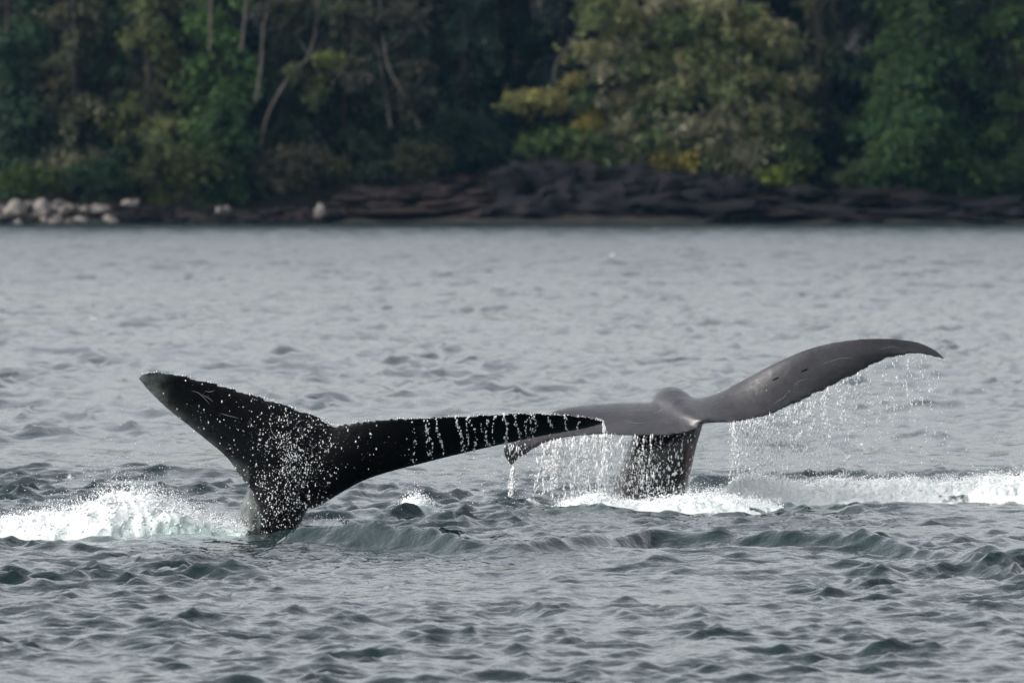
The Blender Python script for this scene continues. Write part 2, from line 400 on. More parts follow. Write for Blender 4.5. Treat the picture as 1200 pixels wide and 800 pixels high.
attr(w1_me, 'pale', np.clip(1.1 * sstep(205, 166, pxl) + 0.55 * lead + .8 * (pxl < 305) * sstep(578, 592, pyl) * sstep(101.95, 102.1, v[:, 1]), 0, 1))  # pale tip and leading rim; sky reflection painted on the stalk's left side
w1 = link('humpback_whale', w1_me)
tag(w1, 'black whale tail with wet black underside, raised beside the white splash', 'whale', 'whales diving side by side')

# right tail: grey back of the flukes, trailing edge hanging towards the viewer
ST2 = [
    (601, 547, .10, 598, 545, .12, .10), (607, 541, .16, 590, 531, .17, .3), (616, 533, .22, 592, 517, .18, .45), (630, 524, .28, 604, 505, .12, .6), (652, 515, .32, 630, 490, .06, .75),
    (690, 510, .38, 668, 479, -.22, .9), (740, 510, .44, 716, 475, -.46, 1.), (785, 510, .44, 766, 474, -.48, 1.1), (812, 504, .42, 790, 474, -.48, 1.15), (829, 494, .36, 805, 472, -.46, 1.15),
    (846, 496, .38, 826, 468, -.42, 1.1), (885, 491, .26, 862, 451, -.20, 1.0), (925, 478, .16, 907, 426, -.06, .9), (965, 458, .10, 952, 407, -.02, .78), (1005, 438, .06, 1000, 397.5, .0, .62),
    (1042, 420, .02, 1045, 396.5, -.04, .46), (1075, 415, .0, 1076, 401, -.10, .3), (1098, 420, -.06, 1098, 411, -.12, .16), (1108, 422, -.1, 1108, 420, -.12, .08)]
bm = bmesh.new()
fluke(bm, ST2, D2, 0.13, 1, 9)
tube_sections(bm, [(793, 476, -.30, .27, .10, 0), (790, 488, -.25, .30, .18, 0), (783, 502, -.15, .33, .22, -5), (777, 522, -.10, .33, .24, -5), (770, 545, -.12, .345, .28, -6), (763, 568, -.16, .36, .33, -6), (757, 595, -.22, .40, .4, -6),
                   (748, 640, -.5, .5, .55, 0), (735, 720, -1.0, .65, .75, 0)], D2)
# the keel that runs over the middle of the flukes to the notch
for (px, py, dep, rx, ry, rz) in catmull([(787, 474, -.56, .20, .20, .180), (789, 476, -.44, .215, .24, .172), (792, 480, -.28, .20, .24, .150), (797, 483, -.12, .17, .22, .125), (804, 486, .02, .13, .2, .095), (812, 489, .14, .09, .18, .07), (819, 491.5, .25, .06, .15, .05), (825, 493, .34, .035, .1, .03)], 34):
    g = bmesh.ops.create_icosphere(bm, subdivisions=3, radius=1); c = at(px, py, D2 - dep)
    for q in g['verts']: q.co = c + Vector((q.co.x * rx, q.co.y * ry, q.co.z * rz))
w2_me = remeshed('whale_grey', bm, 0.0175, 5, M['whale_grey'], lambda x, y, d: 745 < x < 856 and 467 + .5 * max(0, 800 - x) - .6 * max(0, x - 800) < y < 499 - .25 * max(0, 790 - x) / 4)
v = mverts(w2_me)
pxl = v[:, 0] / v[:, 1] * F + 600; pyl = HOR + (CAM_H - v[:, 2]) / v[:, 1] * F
attr(w2_me, 'under', np.maximum(sstep(506, 513, pyl) * (pxl > 690) * (pxl < 830), .6 * sstep(473, 466, pyl) * sstep(812, 800, pxl) * (pxl > 755)))  # black underside of the stalk, plus shade painted onto the central knob
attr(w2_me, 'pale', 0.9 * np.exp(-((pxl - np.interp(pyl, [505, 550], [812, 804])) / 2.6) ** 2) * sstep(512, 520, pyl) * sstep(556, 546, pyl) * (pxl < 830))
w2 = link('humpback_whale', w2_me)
tag(w2, 'smooth grey whale tail arched over, water pouring off its drooping edges', 'whale', 'whales diving side by side')
BV1 = BVHTree.FromObject(w1, bpy.context.evaluated_depsgraph_get()); BV2 = BVHTree.FromObject(w2, bpy.context.evaluated_depsgraph_get())

def on_skin(bv, px, py, d0, lift=0.004):
    """the skin point met by a level line running away from the viewer's side"""
    p = at(px, py, d0); dr = (p - Vector((0, 0, CAM_H))).normalized()
    h, n, _, _ = bv.ray_cast(p - dr * 3, dr, 6)
    return (h + n * lift, n) if h is not None else (None, None)
def ribbon(name, pts, r, material, parent, k=5):
    """a thin tapered tube along points (world)"""
    P = catmull(np.array([list(p) for p in pts]), max(8, len(pts) * 4)); V = []; n = len(P)
    for i, p in enumerate(P):
        t = P[min(i + 1, n - 1)] - P[max(i - 1, 0)]; t /= np.linalg.norm(t) + 1e-9
        a = np.cross(t, [0.3, 1, 0.2]); a /= np.linalg.norm(a); b_ = np.cross(t, a)
        rad = (r(i / (n - 1)) if callable(r) else r * math.sin(math.pi * (0.04 + 0.92 * i / (n - 1))))
        for j in range(k):
            an = 2 * math.pi * j / k; V.append(p + rad * (a * math.cos(an) + b_ * math.sin(an)))
    i = np.arange(n - 1)[:, None] * k; j = np.arange(k)[None, :]; j2 = (j + 1) % k
    Fc = np.stack([i + j, i + j2, i + k + j2, i + k + j], -1).reshape(-1, 4)
    return link(name, np_mesh(name, np.array(V), Fc, 4), material, parent)
for pl in ([(224, 458), (232, 460), (240, 467), (246, 474)], [(236, 462), (244, 466), (250, 471)], [(252, 457), (246, 459), (240, 458)], [(258, 484), (268, 487), (280, 490)],
           [(293, 462), (294, 468), (298, 474)], [(317, 496), (318, 505), (324, 512), (331, 514)], [(360, 485), (365, 490), (366, 498)], [(345, 500), (350, 494), (357, 492)]):
    pts = [on_skin(BV1, x, y, D1, 0.0)[0] for x, y in pl]
    if all(p is not None for p in pts): ribbon('scar', pts, 0.0034, M['scar'], w1)
for (x, y) in ((908, 444), (942, 434)):
    pts = [on_skin(BV2, x + q, y - q * 0.45, D2, 0.0)[0] for q in (-4, 0, 5)]
    if all(p is not None for p in pts):
        ribbon('nick', pts, 0.009, M['whale_dark'], w2)

for pl in ([(880, 462), (896, 452), (915, 447)], [(960, 428), (985, 420), (1002, 420)], [(930, 452), (938, 446), (950, 444)], [(730, 492), (748, 496), (765, 494)], [(1030, 410), (1045, 406), (1056, 408)], [(690, 490), (700, 494), (712, 495)], [(905, 474), (918, 466), (924, 458)]):
    pts = [on_skin(BV2, x, y, D2, 0.0)[0] for x, y in pl]
    if all(p is not None for p in pts): ribbon('scar', pts, 0.0024, M['scar'], w2)

# ------------------------------------------------------------------ water in the air
ICO_V = None
def ico(sub):
    b_ = bmesh.new(); bmesh.ops.create_icosphere(b_, subdivisions=sub, radius=1)
    vv = np.array([v.co[:] for v in b_.verts]); ff = np.array([[v.index for v in f.verts] for f in b_.faces]); b_.free(); return vv, ff
ICO = {1: ico(1), 2: ico(2), 0: (np.array([[1, 0, 0], [-1, 0, 0], [0, 1, 0], [0, -1, 0], [0, 0, 1], [0, 0, -1]], float), np.array([[0, 2, 4], [2, 1, 4], [1, 3, 4], [3, 0, 4], [2, 0, 5], [1, 2, 5], [3, 1, 5], [0, 3, 5]]))}
def drops(name, P, rad, stretch, material, label, cat='spray', sub=1, squash=None):
    """many droplets as one mesh. P (n,3), rad (n,), stretch (n,) vertical"""
    P = np.asarray(P); n = len(P); iv, fi = ICO[sub]
    sc = np.stack([rad * rng.uniform(.75, 1.2, n), rad * rng.uniform(.75, 1.2, n), rad * stretch], 1)
    V = P[:, None, :] + iv[None] * sc[:, None, :] * rng.uniform(0.8, 1.2, (n, len(iv), 1))
    Fc = (fi[None] + (np.arange(n) * len(iv))[:, None, None]).reshape(-1, 3)
    me = np_mesh(name, V.reshape(-1, 3), Fc, 3)
    o = link(name, me, material); tag(o, label, cat, kind='stuff'); return o
def rsize(n, lo, hi, p=2.5): return lo + (hi - lo) * rng.random(n) ** p

# drops clinging to and falling past the black tail
P = []
def scatter(bv, d0, n, cx, cy, sx, sy, lift=(0.0, 0.01)):
    for _ in range(n):
        h, nn = on_skin(bv, rng.normal(cx, sx), rng.normal(cy, sy), d0, rng.uniform(*lift))
        if h is not None: P.append(h[:])
for _ in range(230):                # drops come in bursts
    cx, cy = rng.choice([rng.normal(330, 24), rng.normal(345, 36)]), rng.normal(545, 48)
    scatter(BV1, D1, int(rng.exponential(7)) + 1, cx, cy, rng.uniform(2, 7), rng.uniform(3, 10), (0, .03))
scatter(BV1, D1, 300, 330, 570, 26, 40); scatter(BV1, D1, 200, 340, 510, 46, 22); scatter(BV1, D1, 120, 365, 525, 30, 26); scatter(BV1, D1, 60, 290, 490, 40, 18)
scatter(BV1, D1, 60, 240, 475, 45, 18); scatter(BV1, D1, 200, 328, 605, 20, 14); scatter(BV1, D1, 60, 440, 525, 60, 14)
P = np.array(P); n = len(P)
drops('water_droplets', P, rsize(n, .0012, .0074, 2.6), rng.uniform(.9, 2.0, n), M['drop'], 'white water droplets beaded over the black whale tail', 'droplets')
# trickles down the right half of the black tail
P = []; RD = []
for (x0, dens, lean) in ((484, .6, 3), (500, .9, 6), (503, .5, -2), (511, 1., 10), (536, 1.1, 7), (549, .9, -3), (553, .7, 5), (562, .4, 8), (569, .9, 4), (580, .5, -3), (591, 1.6, 4), (604, 1., 6), (615, .5, 4), (622, .6, 2), (628, .4, -3), (643, .8, 4), (661, .6, 6), (676, .35, 3)):
    y0 = np.interp(x0, [450, 510, 570, 630, 675, 700], [490, 488, 485, 484, 486, 491]); y1 = np.interp(x0, [428, 500, 566, 632, 680, 701], [562, 541, 525, 511, 503, 498])
    ph = rng.uniform(0, 6)
    for _ in range(int(30 * dens)):
        t = rng.random() ** 0.9; yy = y0 + 1 + t * (y1 - y0 + 1)
        xx = x0 + lean * t + 1.6 * math.sin(t * 7 + ph) + rng.normal(0, .9)
        h, nn = on_skin(BV1, xx, yy, D1, .004)
        if h is not None: P.append(h[:]); RD.append(rng.uniform(.0035, .0085) * (1.2 if dens > 1 else 1))
for _ in range(520):                # beads along the wet trailing edge
    q = catmull(ST1, 400)[rng.integers(8, 398)]; p = at(q[0], q[1] + rng.uniform(0, 2.2), D1 - q[2] - .01); P.append(p[:]); RD.append(.0012 + .004 * rng.random() ** 2.5)
P = np.array(P); drops('water_trickle', P, np.array(RD), rng.uniform(1, 2.2, len(P)), M['drop'], 'white trickles streaming down the thin half of the black tail', 'droplets')

def strand(x0, y0, y1, d, n, drift, wig, r0, r1, P, RD, ST):
    ph, ph2 = rng.uniform(0, 6, 2); w2_ = rng.uniform(.5, 1.5)
    for _ in range(n):
        t = rng.random() ** 1.15
        xx = x0 + drift * t + wig * (math.sin(t * 6 * w2_ + ph) * .6 + math.sin(t * 15 + ph2) * .4) * (.4 + t) + rng.normal(0, .5 + 1.7 * t)
        yy = y0 + (y1 - y0) * t + rng.normal(0, 1.0)
        P.append(at(xx, yy, d + rng.normal(0, .07))[:]); RD.append(r0 + (r1 - r0) * rng.random() ** 2.6); ST.append(rng.uniform(1., 2.4) if rng.random() < .5 else rng.uniform(2.5, 7))
# curtain below the grey tail, left lobe and middle
P, RD, ST = [], [], []
eT = catmull(ST2, 300)
def edge2(px): return np.interp(px, eT[:, 0], eT[:, 1]), D2 - np.interp(px, eT[:, 0], eT[:, 2])
for _ in range(76):
    x0 = rng.choice([rng.uniform(632, 765), rng.normal(690, 40), rng.uniform(640, 720)]); x0 = min(max(x0, 628), 775); y0, d = edge2(x0)
    strand(x0, y0 + 1, rng.uniform(560, 600) if rng.random() < .7 else rng.uniform(525, 560), d, int(rng.uniform(18, 60)), rng.normal(-3, 5), rng.uniform(1, 5), .0025, .0085, P, RD, ST)
for _ in range(7): strand(601 + rng.normal(0, 1.5), 548, 592, D2 - .1, 40, rng.normal(-3, 2), 2, .003, .008, P, RD, ST)
for _ in range(4): strand(707, 496, 540 + rng.uniform(0, 40), D1 - .55, 40, rng.normal(8, 4), 1.5, .003, .008, P, RD, ST)
for _ in range(500): P.append(at(rng.uniform(600, 780), rng.uniform(510, 600), D2 + rng.normal(-.3, .3))[:]); RD.append(.002 + .005 * rng.random() ** 3); ST.append(1.4)
for _ in range(260): P.append(at(rng.uniform(470, 620), rng.normal(560, 22), rng.uniform(102, 110))[:]); RD.append(.0018 + .005 * rng.random() ** 3); ST.append(1.2)
drops('water_curtain', np.array(P), np.array(RD), np.array(ST), M['drop'], 'ragged curtain of falling water under the low left lobe of the grey tail', 'spray', 0)
# curtain under the raised right lobe
P, RD, ST = [], [], []
for _ in range(125):
    x0 = 856 + 150 * rng.random() ** 1.25; y0, d = edge2(x0)
    strand(x0, y0 + 1, min(y0 + rng.uniform(35, 125), 564), d, int(rng.uniform(14, 58)), rng.normal(6, 6), rng.uniform(1, 4), .0022, .0075, P, RD, ST)
for _ in range(40):
    x0 = rng.uniform(980, 1108); y0, d = edge2(x0)
    strand(x0, y0 + 1, y0 + rng.uniform(30, 125), d, int(rng.uniform(8, 20)), rng.normal(14, 8), 4, .002, .006, P, RD, ST)
for _ in range(900):
    P.append(at(rng.normal(1000, 62), rng.uniform(455, 565), D2 + rng.normal(0, .35))[:]); RD.append(.0018 + .0055 * rng.random() ** 3); ST.append(1.3)
for _ in range(300):
    q = eT[rng.integers(170, 299)]; P.append(at(q[0], q[1] + rng.uniform(-.5, 2), D2 - q[2])[:]); RD.append(rng.uniform(.002, .006)); ST.append(1.2)
drops('water_curtain', np.array(P), np.array(RD), np.array(ST), M['drop'], 'thin veil of drops falling from the raised right lobe of the grey tail', 'spray', 0)
# drops running down the stalk of the grey tail
P = []
scatter(BV2, D2, 620, 772, 545, 26, 24, (0, .12)); scatter(BV2, D2, 420, 742, 560, 18, 18, (0, .25)); scatter(BV2, D2, 260, 735, 575, 20, 12, (0, .3)); scatter(BV2, D2, 120, 605, 530, 9, 12); scatter(BV2, D2, 60, 790, 510, 16, 6)
P = np.array([p for p in P if HOR + (CAM_H - p[2]) / p[1] * F > 508]); n = len(P)
drops('water_droplets', P, rsize(n, .0022, .009, 2.6), rng.uniform(1, 4, n), M['drop'], 'droplets streaming over the dark stalk below the grey tail', 'droplets')

# splashes and foam crests: a torn heap of froth with spray thrown off it
def froth(name, xs, tops, base, d, deep, label, nspray, seed, ragged=0.25, aer=None, lift_spray=1.0, step=.011):
    """xs,tops,base in photo pixels; a heap with its foot at distance d and depth deep metres"""
    x0, x1 = gx(xs[0], d), gx(xs[-1], d); nx = int((x1 - x0) / step); ny = int(2 * deep / (step * 1.7))
    X, Y = np.meshgrid(np.linspace(x0, x1, nx), np.linspace(-1, 1, ny))
    px = X / d * F + 600; top = np.interp(px, xs, tops); bs = np.interp(px, xs, base)
    H = (bs - top) / F * d
    x, yy = X.ravel(), Y.ravel() * deep
    q = np.stack([x * 3.0, yy * 3.0, 0 * x + seed], 1)
    big = fbm(q, 3) * (1 if seed == 1 else .6); fine = np.abs(fbm(q * 4.2, 4, .6))
    Yn = Y.ravel() * (1 + (.5 if seed < 5 else .2) * np.clip(.15 - fbm(np.stack([x * 2.2, yy * 2.5, 0 * x + seed + 40], 1), 2), -.35, .9)); prof = np.sqrt(np.clip(1 - Yn ** 2, 0, 1))
    z = H.ravel() * prof ** 1.3 * (0.80 + 0.45 * big) + ((0.03 - 0.10 * fine) if seed == 1 else (.12 - .42 * fine)) * prof * np.minimum(H.ravel(), .35)
    z -= .12 * (1 - prof) + .05 * np.clip(.05 - noise(q * 2.3 + 5), 0, 1)
    V = np.stack([x + .06 * noise(q * 5), d + yy + 0.03 * noise(q * 5 + 9), z + mounds(x, d + yy)], 1)
    fc = grid_faces(ny, nx)
    torn = fbm(q * np.array([1.5, 1.9, 1]) + 31, 4, .6) + .35 * sstep(-.6, .1, Yn) if seed > 2 else np.ones(len(x))
    keep = (z[fc].max(1) > -0.08); me = np_mesh(name, V, fc[keep], 4)
    a = np.zeros(len(V)) if aer is None else np.clip(np.interp(px.ravel(), *aer) * sstep(.75, .1, z / (H.ravel() + .02)) + (.25 if seed == 1 else .8) * fbm(q * np.array([1.6, 2.4, 1]), 3), 0, 1)
    attr(me, 'aerated', a)
    o = link(name, me, M['foam']); tag(o, label, 'foam', kind='stuff')
    j = rng.integers(0, len(V), nspray * 3); j = j[(torn[j] > .03) & (z[j] > 0) & (np.abs(Yn[j]) < .97)][:int(nspray * .5)]
    lump = drops('froth_lumps', V[j] + rng.normal(0, .012, (len(j), 3)), rsize(len(j), .005, .020, 2.0) * np.minimum(1, .35 + H.ravel()[j] * 2), rng.uniform(.55, .9, len(j)), M['foam'], label, 'foam', 1)
    attr(lump.data, 'aerated', np.repeat(a[j], 12) * rng.uniform(.3, 1, len(j)).repeat(12)); lump.data.polygons.foreach_set('use_smooth', [True] * len(lump.data.polygons))
    del lump['label'], lump['category']; lump.parent = o
    # torn spray on and above the heap is part of the same white water
    nspray = int(nspray * 2.0)
    i = rng.integers(0, len(V), nspray * 6); i = i[((torn[i] > 0) | (rng.random(len(i)) < .3)) & (z[i] > -.02) & (np.abs(Yn[i]) < 1) & ((Yn[i] > -.35) | (rng.random(len(i)) < (.25 if seed == 1 else .7)))][:nspray]
    hh = H.ravel()[i] * prof[i]
    up = rng.exponential(.05 * lift_spray, len(i)) * (hh / .3 + .12) * (1 + 1.6 * np.clip(fbm(np.stack([x[i] * 7, yy[i] * 4, 0 * i + seed], 1), 3) * 2, -.55, 1.6))
    Pp = V[i] + np.stack([rng.normal(0, .03, len(i)) + up * .25 * noise(np.stack([x[i] * 3, yy[i], 0 * i + 2.], 1)), rng.normal(0, .05, len(i)), np.maximum(hh - z[i], 0) * rng.random(len(i)) ** 1.5 * .8 + up], 1)
    PP, RR, SS = [Pp], [rsize(len(i), .0018, .0105, 3.4) * (1 - .55 * np.clip(up / .12, 0, 1))], [rng.uniform(.7, 1.6, len(i))]
    for _ in range(int(nspray / 85)):     # small jets
        j = i[rng.integers(0, len(i))]; n_ = int(rng.uniform(8, 26)); t = rng.random(n_); L = rng.uniform(.3, 1) * (H.ravel()[j] * .45 + .04) * lift_spray; lean = rng.normal(-.1, .5)
        PP.append(np.stack([V[j, 0] + lean * L * t + rng.normal(0, .008 + .02 * t), V[j, 1] + rng.normal(0, .03, n_), max(hh.mean() * .5, V[j, 2]) + L * t * (1.2 - .4 * t)], 1)); RR.append(.0015 + .006 * rng.random(n_) ** 2 * (1.1 - t)); SS.append(rng.uniform(1, 3, n_))
    dr = drops('foam_spray', np.concatenate(PP), np.concatenate(RR), np.concatenate(SS), M['drop'], label, 'spray', 0)
    del dr['label'], dr['category']; dr.parent = o
    return o
froth('splash', [-30, 0, 40, 80, 110, 130, 150, 180, 210, 240, 265, 290], [624, 622, 615, 606, 591, 577, 570, 576, 586, 599, 606, 613], [640, 640, 639, 638, 636, 634, 632, 630, 627, 624, 622, 620],
      101.8, .75, 'tall white splash of churned water left of the black tail', 5200, 1, aer=([-30, 100, 180, 230, 290], [.1, .15, .6, .9, .8]), lift_spray=1.3)
froth('splash', [352, 362, 375, 390, 400, 412], [612, 603, 601, 604, 607, 614], [621] * 6, 102.2, .3, 'small lick of white foam at the right foot of the black tail', 300, 2)
froth('splash', [466, 474, 484, 494, 504, 512], [574, 562, 556, 560, 569, 576], [576] * 6, 108.4, .3, 'small white wavelet breaking under the black tail lobe', 420, 3)
froth('splash', [655, 680, 700, 720, 745, 770, 800, 830, 860, 890, 915], [600, 588, 582, 592, 597, 590, 586, 582, 588, 595, 601], [602, 601, 601, 602, 602, 601, 600, 600, 601, 601, 602], 109.9, .7, 'churned white foam around the foot of the grey tail', 3400, 4, aer=([655, 780, 840, 915], [.2, .2, .5, .5]), lift_spray=1.6)
froth('foam_crest', [842, 858, 872, 890, 912, 940, 965, 1000, 1040, 1070, 1100, 1140, 1170, 1200, 1230], [589, 578, 570, 569, 572, 575, 568, 572, 571, 573, 576, 572, 570, 571, 571], [592, 588, 585, 584, 584, 585, 585, 585, 585, 586, 586, 586, 588, 590, 592],
      111.9, .55, 'long white foam crest of the wave breaking right of the grey tail', 3600, 5, aer=([840, 900, 960, 1100, 1230], [.1, .25, .15, .2, .15]), lift_spray=.9)

# ------------------------------------------------------------------ the shore
def bank_h(x, y):
    """height of the bank and hill"""
    px = x / 770 * F + 600; t = y - SHORE
    out = np.interp(px, [-400, 0, 150, 380, 420, 560, 590, 640, 800, 870, 900, 1000, 1200, 1600], [1.0, 1.0, .9, 1.0, 1.4, 1.6, 2.5, 2.8, 2.6, 1.8, 1.5, 1.5, 1.3, 1.3])
    rise = np.interp(px, [-400, 380, 420, 1600], [6.5, 6.5, 6.0, 6.0])
    z = -1.2 + (out + 1.2) * np.clip((t + 3) / (rise + 3), 0, 1) ** 0.8 + np.clip(t - rise, 0, 200) * 0.2 + 0.0
    return z
def build_hill():
    xs = np.concatenate([np.linspace(-1500, -70, 24)[:-1], np.linspace(-70, 70, 360), np.linspace(70, 1500, 24)[1:]])
    ys = np.concatenate([np.linspace(SHORE - 4, SHORE + 14, 44), np.linspace(SHORE + 16, SHORE + 130, 40)])
    X, Y = np.meshgrid(xs, ys); x, y = X.ravel(), Y.ravel()
    z = bank_h(x, y)
    rough = fbm(np.stack([x * .35, y * .35, z * 1.2], 1), 4)
    z = z + rough * np.where(y < SHORE + 9, 0.3, 0.9)
    me = np_mesh('hillside', np.stack([x, y, z], 1), grid_faces(len(ys), len(xs)), 4)
    o = link('hillside', me, M['soil']); tag(o, 'dark wooded hillside rising behind the rocky shore', 'hillside', kind='structure')
build_hill()
def gz(x, y): return float(bank_h(np.array([x]), np.array([y]))[0])

def rock_mesh(name, seed, flat, sub=3, strat=0.0, mt=None):
    b_ = bmesh.new(); bmesh.ops.create_icosphere(b_, subdivisions=sub, radius=1)
    vv = np.array([v.co[:] for v in b_.verts])
    d = 1 + .75 * fbm(vv * 1.2 + seed * 7.7, 4, .6)
    vv *= d[:, None]; vv[:, 2] *= flat
    if strat:
        s = np.round(vv[:, 2] * strat) / strat; vv[:, 2] = vv[:, 2] * .6 + s * .4
        vv[:, :2] *= (1 + .12 * np.sin(vv[:, 2:3] * 19 + seed))
    for v, c in zip(b_.verts, vv): v.co = c
    me = bpy.data.meshes.new(name); b_.to_mesh(me); b_.free(); me.materials.append(mt); return me
RK_P = [rock_mesh('boulder', i, random.uniform(.55, .8), 2, 0, M['rock_pale']) for i in range(6)]
RK_M = [rock_mesh('boulder', 40 + i, random.uniform(.55, .8), 2, 0, M['rock_mid']) for i in range(6)]
RK_D = [rock_mesh('rock', 10 + i, random.uniform(.6, .85), 3, 0, M['rock_dark']) for i in range(6)]
RK_B = [rock_mesh('ledge', 20 + i, random.uniform(.22, .34), 3, 9, M['rock_brown']) for i in range(5)]
def rock(name, me, px, py, d, w, h, dep, label, group=None, cat='rock', rot=None):
    o = bpy.data.objects.new(name, me); COL.objects.link(o); o.location = at(px, py, d); k = d / F
    zmax = max(v.co.z for v in me.vertices)
    o.scale = (w * k / 2, dep, h * k / 2 / zmax); o.rotation_euler = (random.uniform(-.1, .1), random.uniform(-.12, .12), random.uniform(-.25, .25) if rot is None else rot)
    tag(o, label, cat, group); return o
# pale boulders at the left end of the beach
for i in range(46):
    px = random.uniform(-25, 135); py = random.uniform(238, 262); w = random.uniform(8, 19)
    rock('boulder', RK_P[i % 6] if i % 5 < 2 else RK_M[i % 6], px, py, SHORE + 5.5 - (py - 238) * .22, w, w * random.uniform(.5, .85), random.uniform(.4, .7), 'pale grey boulder in the boulder heap at the left end of the beach', 'pale boulders at the left end of the beach', 'boulder')
for (px, py, w, h, lb) in ((20, 244, 22, 20, 'pale upright boulder leftmost on the bouldery beach'), (50, 244, 20, 22, 'tallest pale boulder in the heap at the left end of the beach'), (152, 238, 20, 9, 'low brown grey boulder under the bank right of the pale heap'), (375, 250, 14, 26, 'pale whitish upright stone standing alone on the dark beach'), (262, 246, 16, 10, 'greyish stone on the beach left of the white stone')):
    rock('boulder', RK_P[(px * 7) % 6], px, py, SHORE + 1.5, w, h, .5, lb, None, 'boulder', 0)
for i in range(60):
    px = random.uniform(130, 420); py = random.uniform(243, 263); w = random.uniform(10, 26)
    rock('rock', (RK_D + RK_B)[i % 11], px, py, SHORE + 4 - (py - 243) * .2, w, w * random.uniform(.3, .6), .6, 'dark stone on the low beach below the brown bushes', 'dark stones along the low beach')
# dark outcrop below the olive trees
OUT = ['leftmost tall block of the dark outcrop, facing the brown ledges', 'tall rounded block under the long olive limb', 'dark block on top of the outcrop left of the yellow leaves', 'dark block on top of the outcrop under the yellow leaves', 'dark block of the outcrop under the grey lichened branches',
       'rightmost upper block of the dark outcrop under the pale twisted trunk', 'low dark rock at the water under the left end of the outcrop', 'wide dark rock at the water under the middle of the outcrop', 'wide dark rock at the water right of the middle of the outcrop', 'low dark rock at the water under the right end of the outcrop',
       'smaller dark rock wedged halfway up the left side of the outcrop', 'smaller dark rock wedged halfway up the middle of the outcrop', 'dark rock halfway up the right side of the outcrop']
LEFT = ['upper left brown ledge beside the low beach', 'long upper brown ledge right of the low beach', 'upper brown ledge in the middle of the ledges', 'upper right brown ledge against the outcrop', 'brown ledge at the water beside the low beach', 'brown ledge at the water in the middle of the ledges', 'brown ledge at the water against the outcrop', 'small brown rock on top of the ledges under the dark wood']
RIGHT = ['thin reddish brown ledge right of the outcrop', 'brown ledge at the water right of the outcrop', 'dark ledge at the water under the dark gap', 'upper dark ledge under the left foot of the cedar', 'upper brown ledge under the middle of the cedar', 'dark ledge under the hanging green bush of the cedar', 'dark ledge near the right edge under the hanging bush', 'long dark ledge at the water below the cedar', 'dark ledge cut by the right edge',
         'flat dark ledge lying lowest at the water left of the cedar', 'flat dark ledge lying lowest at the water near the right edge', 'small dark ledge high under the dark gap']
for k_, (px, py, w, h, d) in enumerate(((600, 225, 60, 74, 3), (640, 222, 90, 70, 3.5), (690, 220, 90, 66, 4), (745, 222, 90, 60, 4), (800, 226, 90, 58, 4), (848, 232, 70, 52, 3.5), (620, 248, 90, 40, .5), (700, 246, 120, 46, .5), (780, 246, 110, 42, .5), (850, 250, 90, 30, .3), (660, 232, 60, 50, 2), (730, 236, 60, 44, 1.5), (820, 240, 70, 40, 1.5))):
    rock('rock_outcrop', RK_D[(px // 7) % 6], px, py, SHORE + d + 1, w * 1.15, h, random.uniform(1.2, 2), OUT[k_], 'rocks of the dark outcrop', 'rock')
for k_, (px, py, w, h) in enumerate(((430, 236, 90, 18), (470, 228, 110, 16), (520, 226, 90, 20), (560, 232, 70, 24), (450, 250, 120, 16), (510, 246, 120, 22), (570, 250, 90, 22), (540, 214, 40, 20))):
    rock('rock_ledge', RK_B[(px // 10) % 5], px, py, SHORE + 2.5 + (250 - py) * .12, w, h, 1.2, LEFT[k_], 'brown ledges left of the outcrop')
for k_, (px, py, w, h) in enumerate(((905, 236, 74, 12), (880, 252, 120, 18), (960, 248, 130, 20), (1010, 232, 90, 26), (1050, 230, 70, 26), (1100, 240, 110, 26), (1160, 244, 110, 26), (1060, 252, 140, 18), (1190, 250, 90, 22), (990, 256, 120, 10), (1120, 255, 120, 12), (940, 226, 60, 20))):
    rock('rock_ledge', (RK_B if px in (905, 880, 1050) else RK_D)[(px // 10) % 5], px, py, SHORE + 2.5 + (252 - py) * .12, w, h, 1.2, RIGHT[k_], 'dark ledges along the right shore')

# ------------------------------------------------------------------ trees
def leaf_mesh(name, C, DIR, size, tint, per, seed, droop=.35, width=.42, spread=.5):
    """per small leaf blades round each centre C, pointing along DIR and drooping"""
    r = np.random.default_rng(seed); n = len(C)
    idx = np.repeat(np.arange(n), per); m = len(idx)
    sz = size[idx] * r.uniform(.6, 1.3, m)
    c = C[idx] + r.normal(0, 1, (m, 3)) * (size[idx] * spread)[:, None]
    d = DIR[idx] + r.normal(0, .55, (m, 3)); d[:, 2] -= droop; d /= np.linalg.norm(d, axis=1)[:, None]
    s = np.cross(d, r.normal(0, 1, (m, 3)) + np.array([0, 0, .8])); s /= np.linalg.norm(s, axis=1)[:, None] + 1e-9
    a = c - d * (sz * .5)[:, None]; b_ = c + s * (sz * width * .5)[:, None]; e = c + d * (sz * .5)[:, None]; f = c - s * (sz * width * .5)[:, None]
    V = np.stack([a, b_, e, f], 1).reshape(-1, 3)
    me = np_mesh(name, V, np.arange(m * 4).reshape(-1, 4), 4)
    t = np.clip(tint[idx] * r.uniform(.88, 1.14, (m, 1)), 0, 1)
    attr(me, 'tint', np.repeat(t, 4, 0), 'FLOAT_COLOR'); me.materials.append(M['leaf'])
    return me
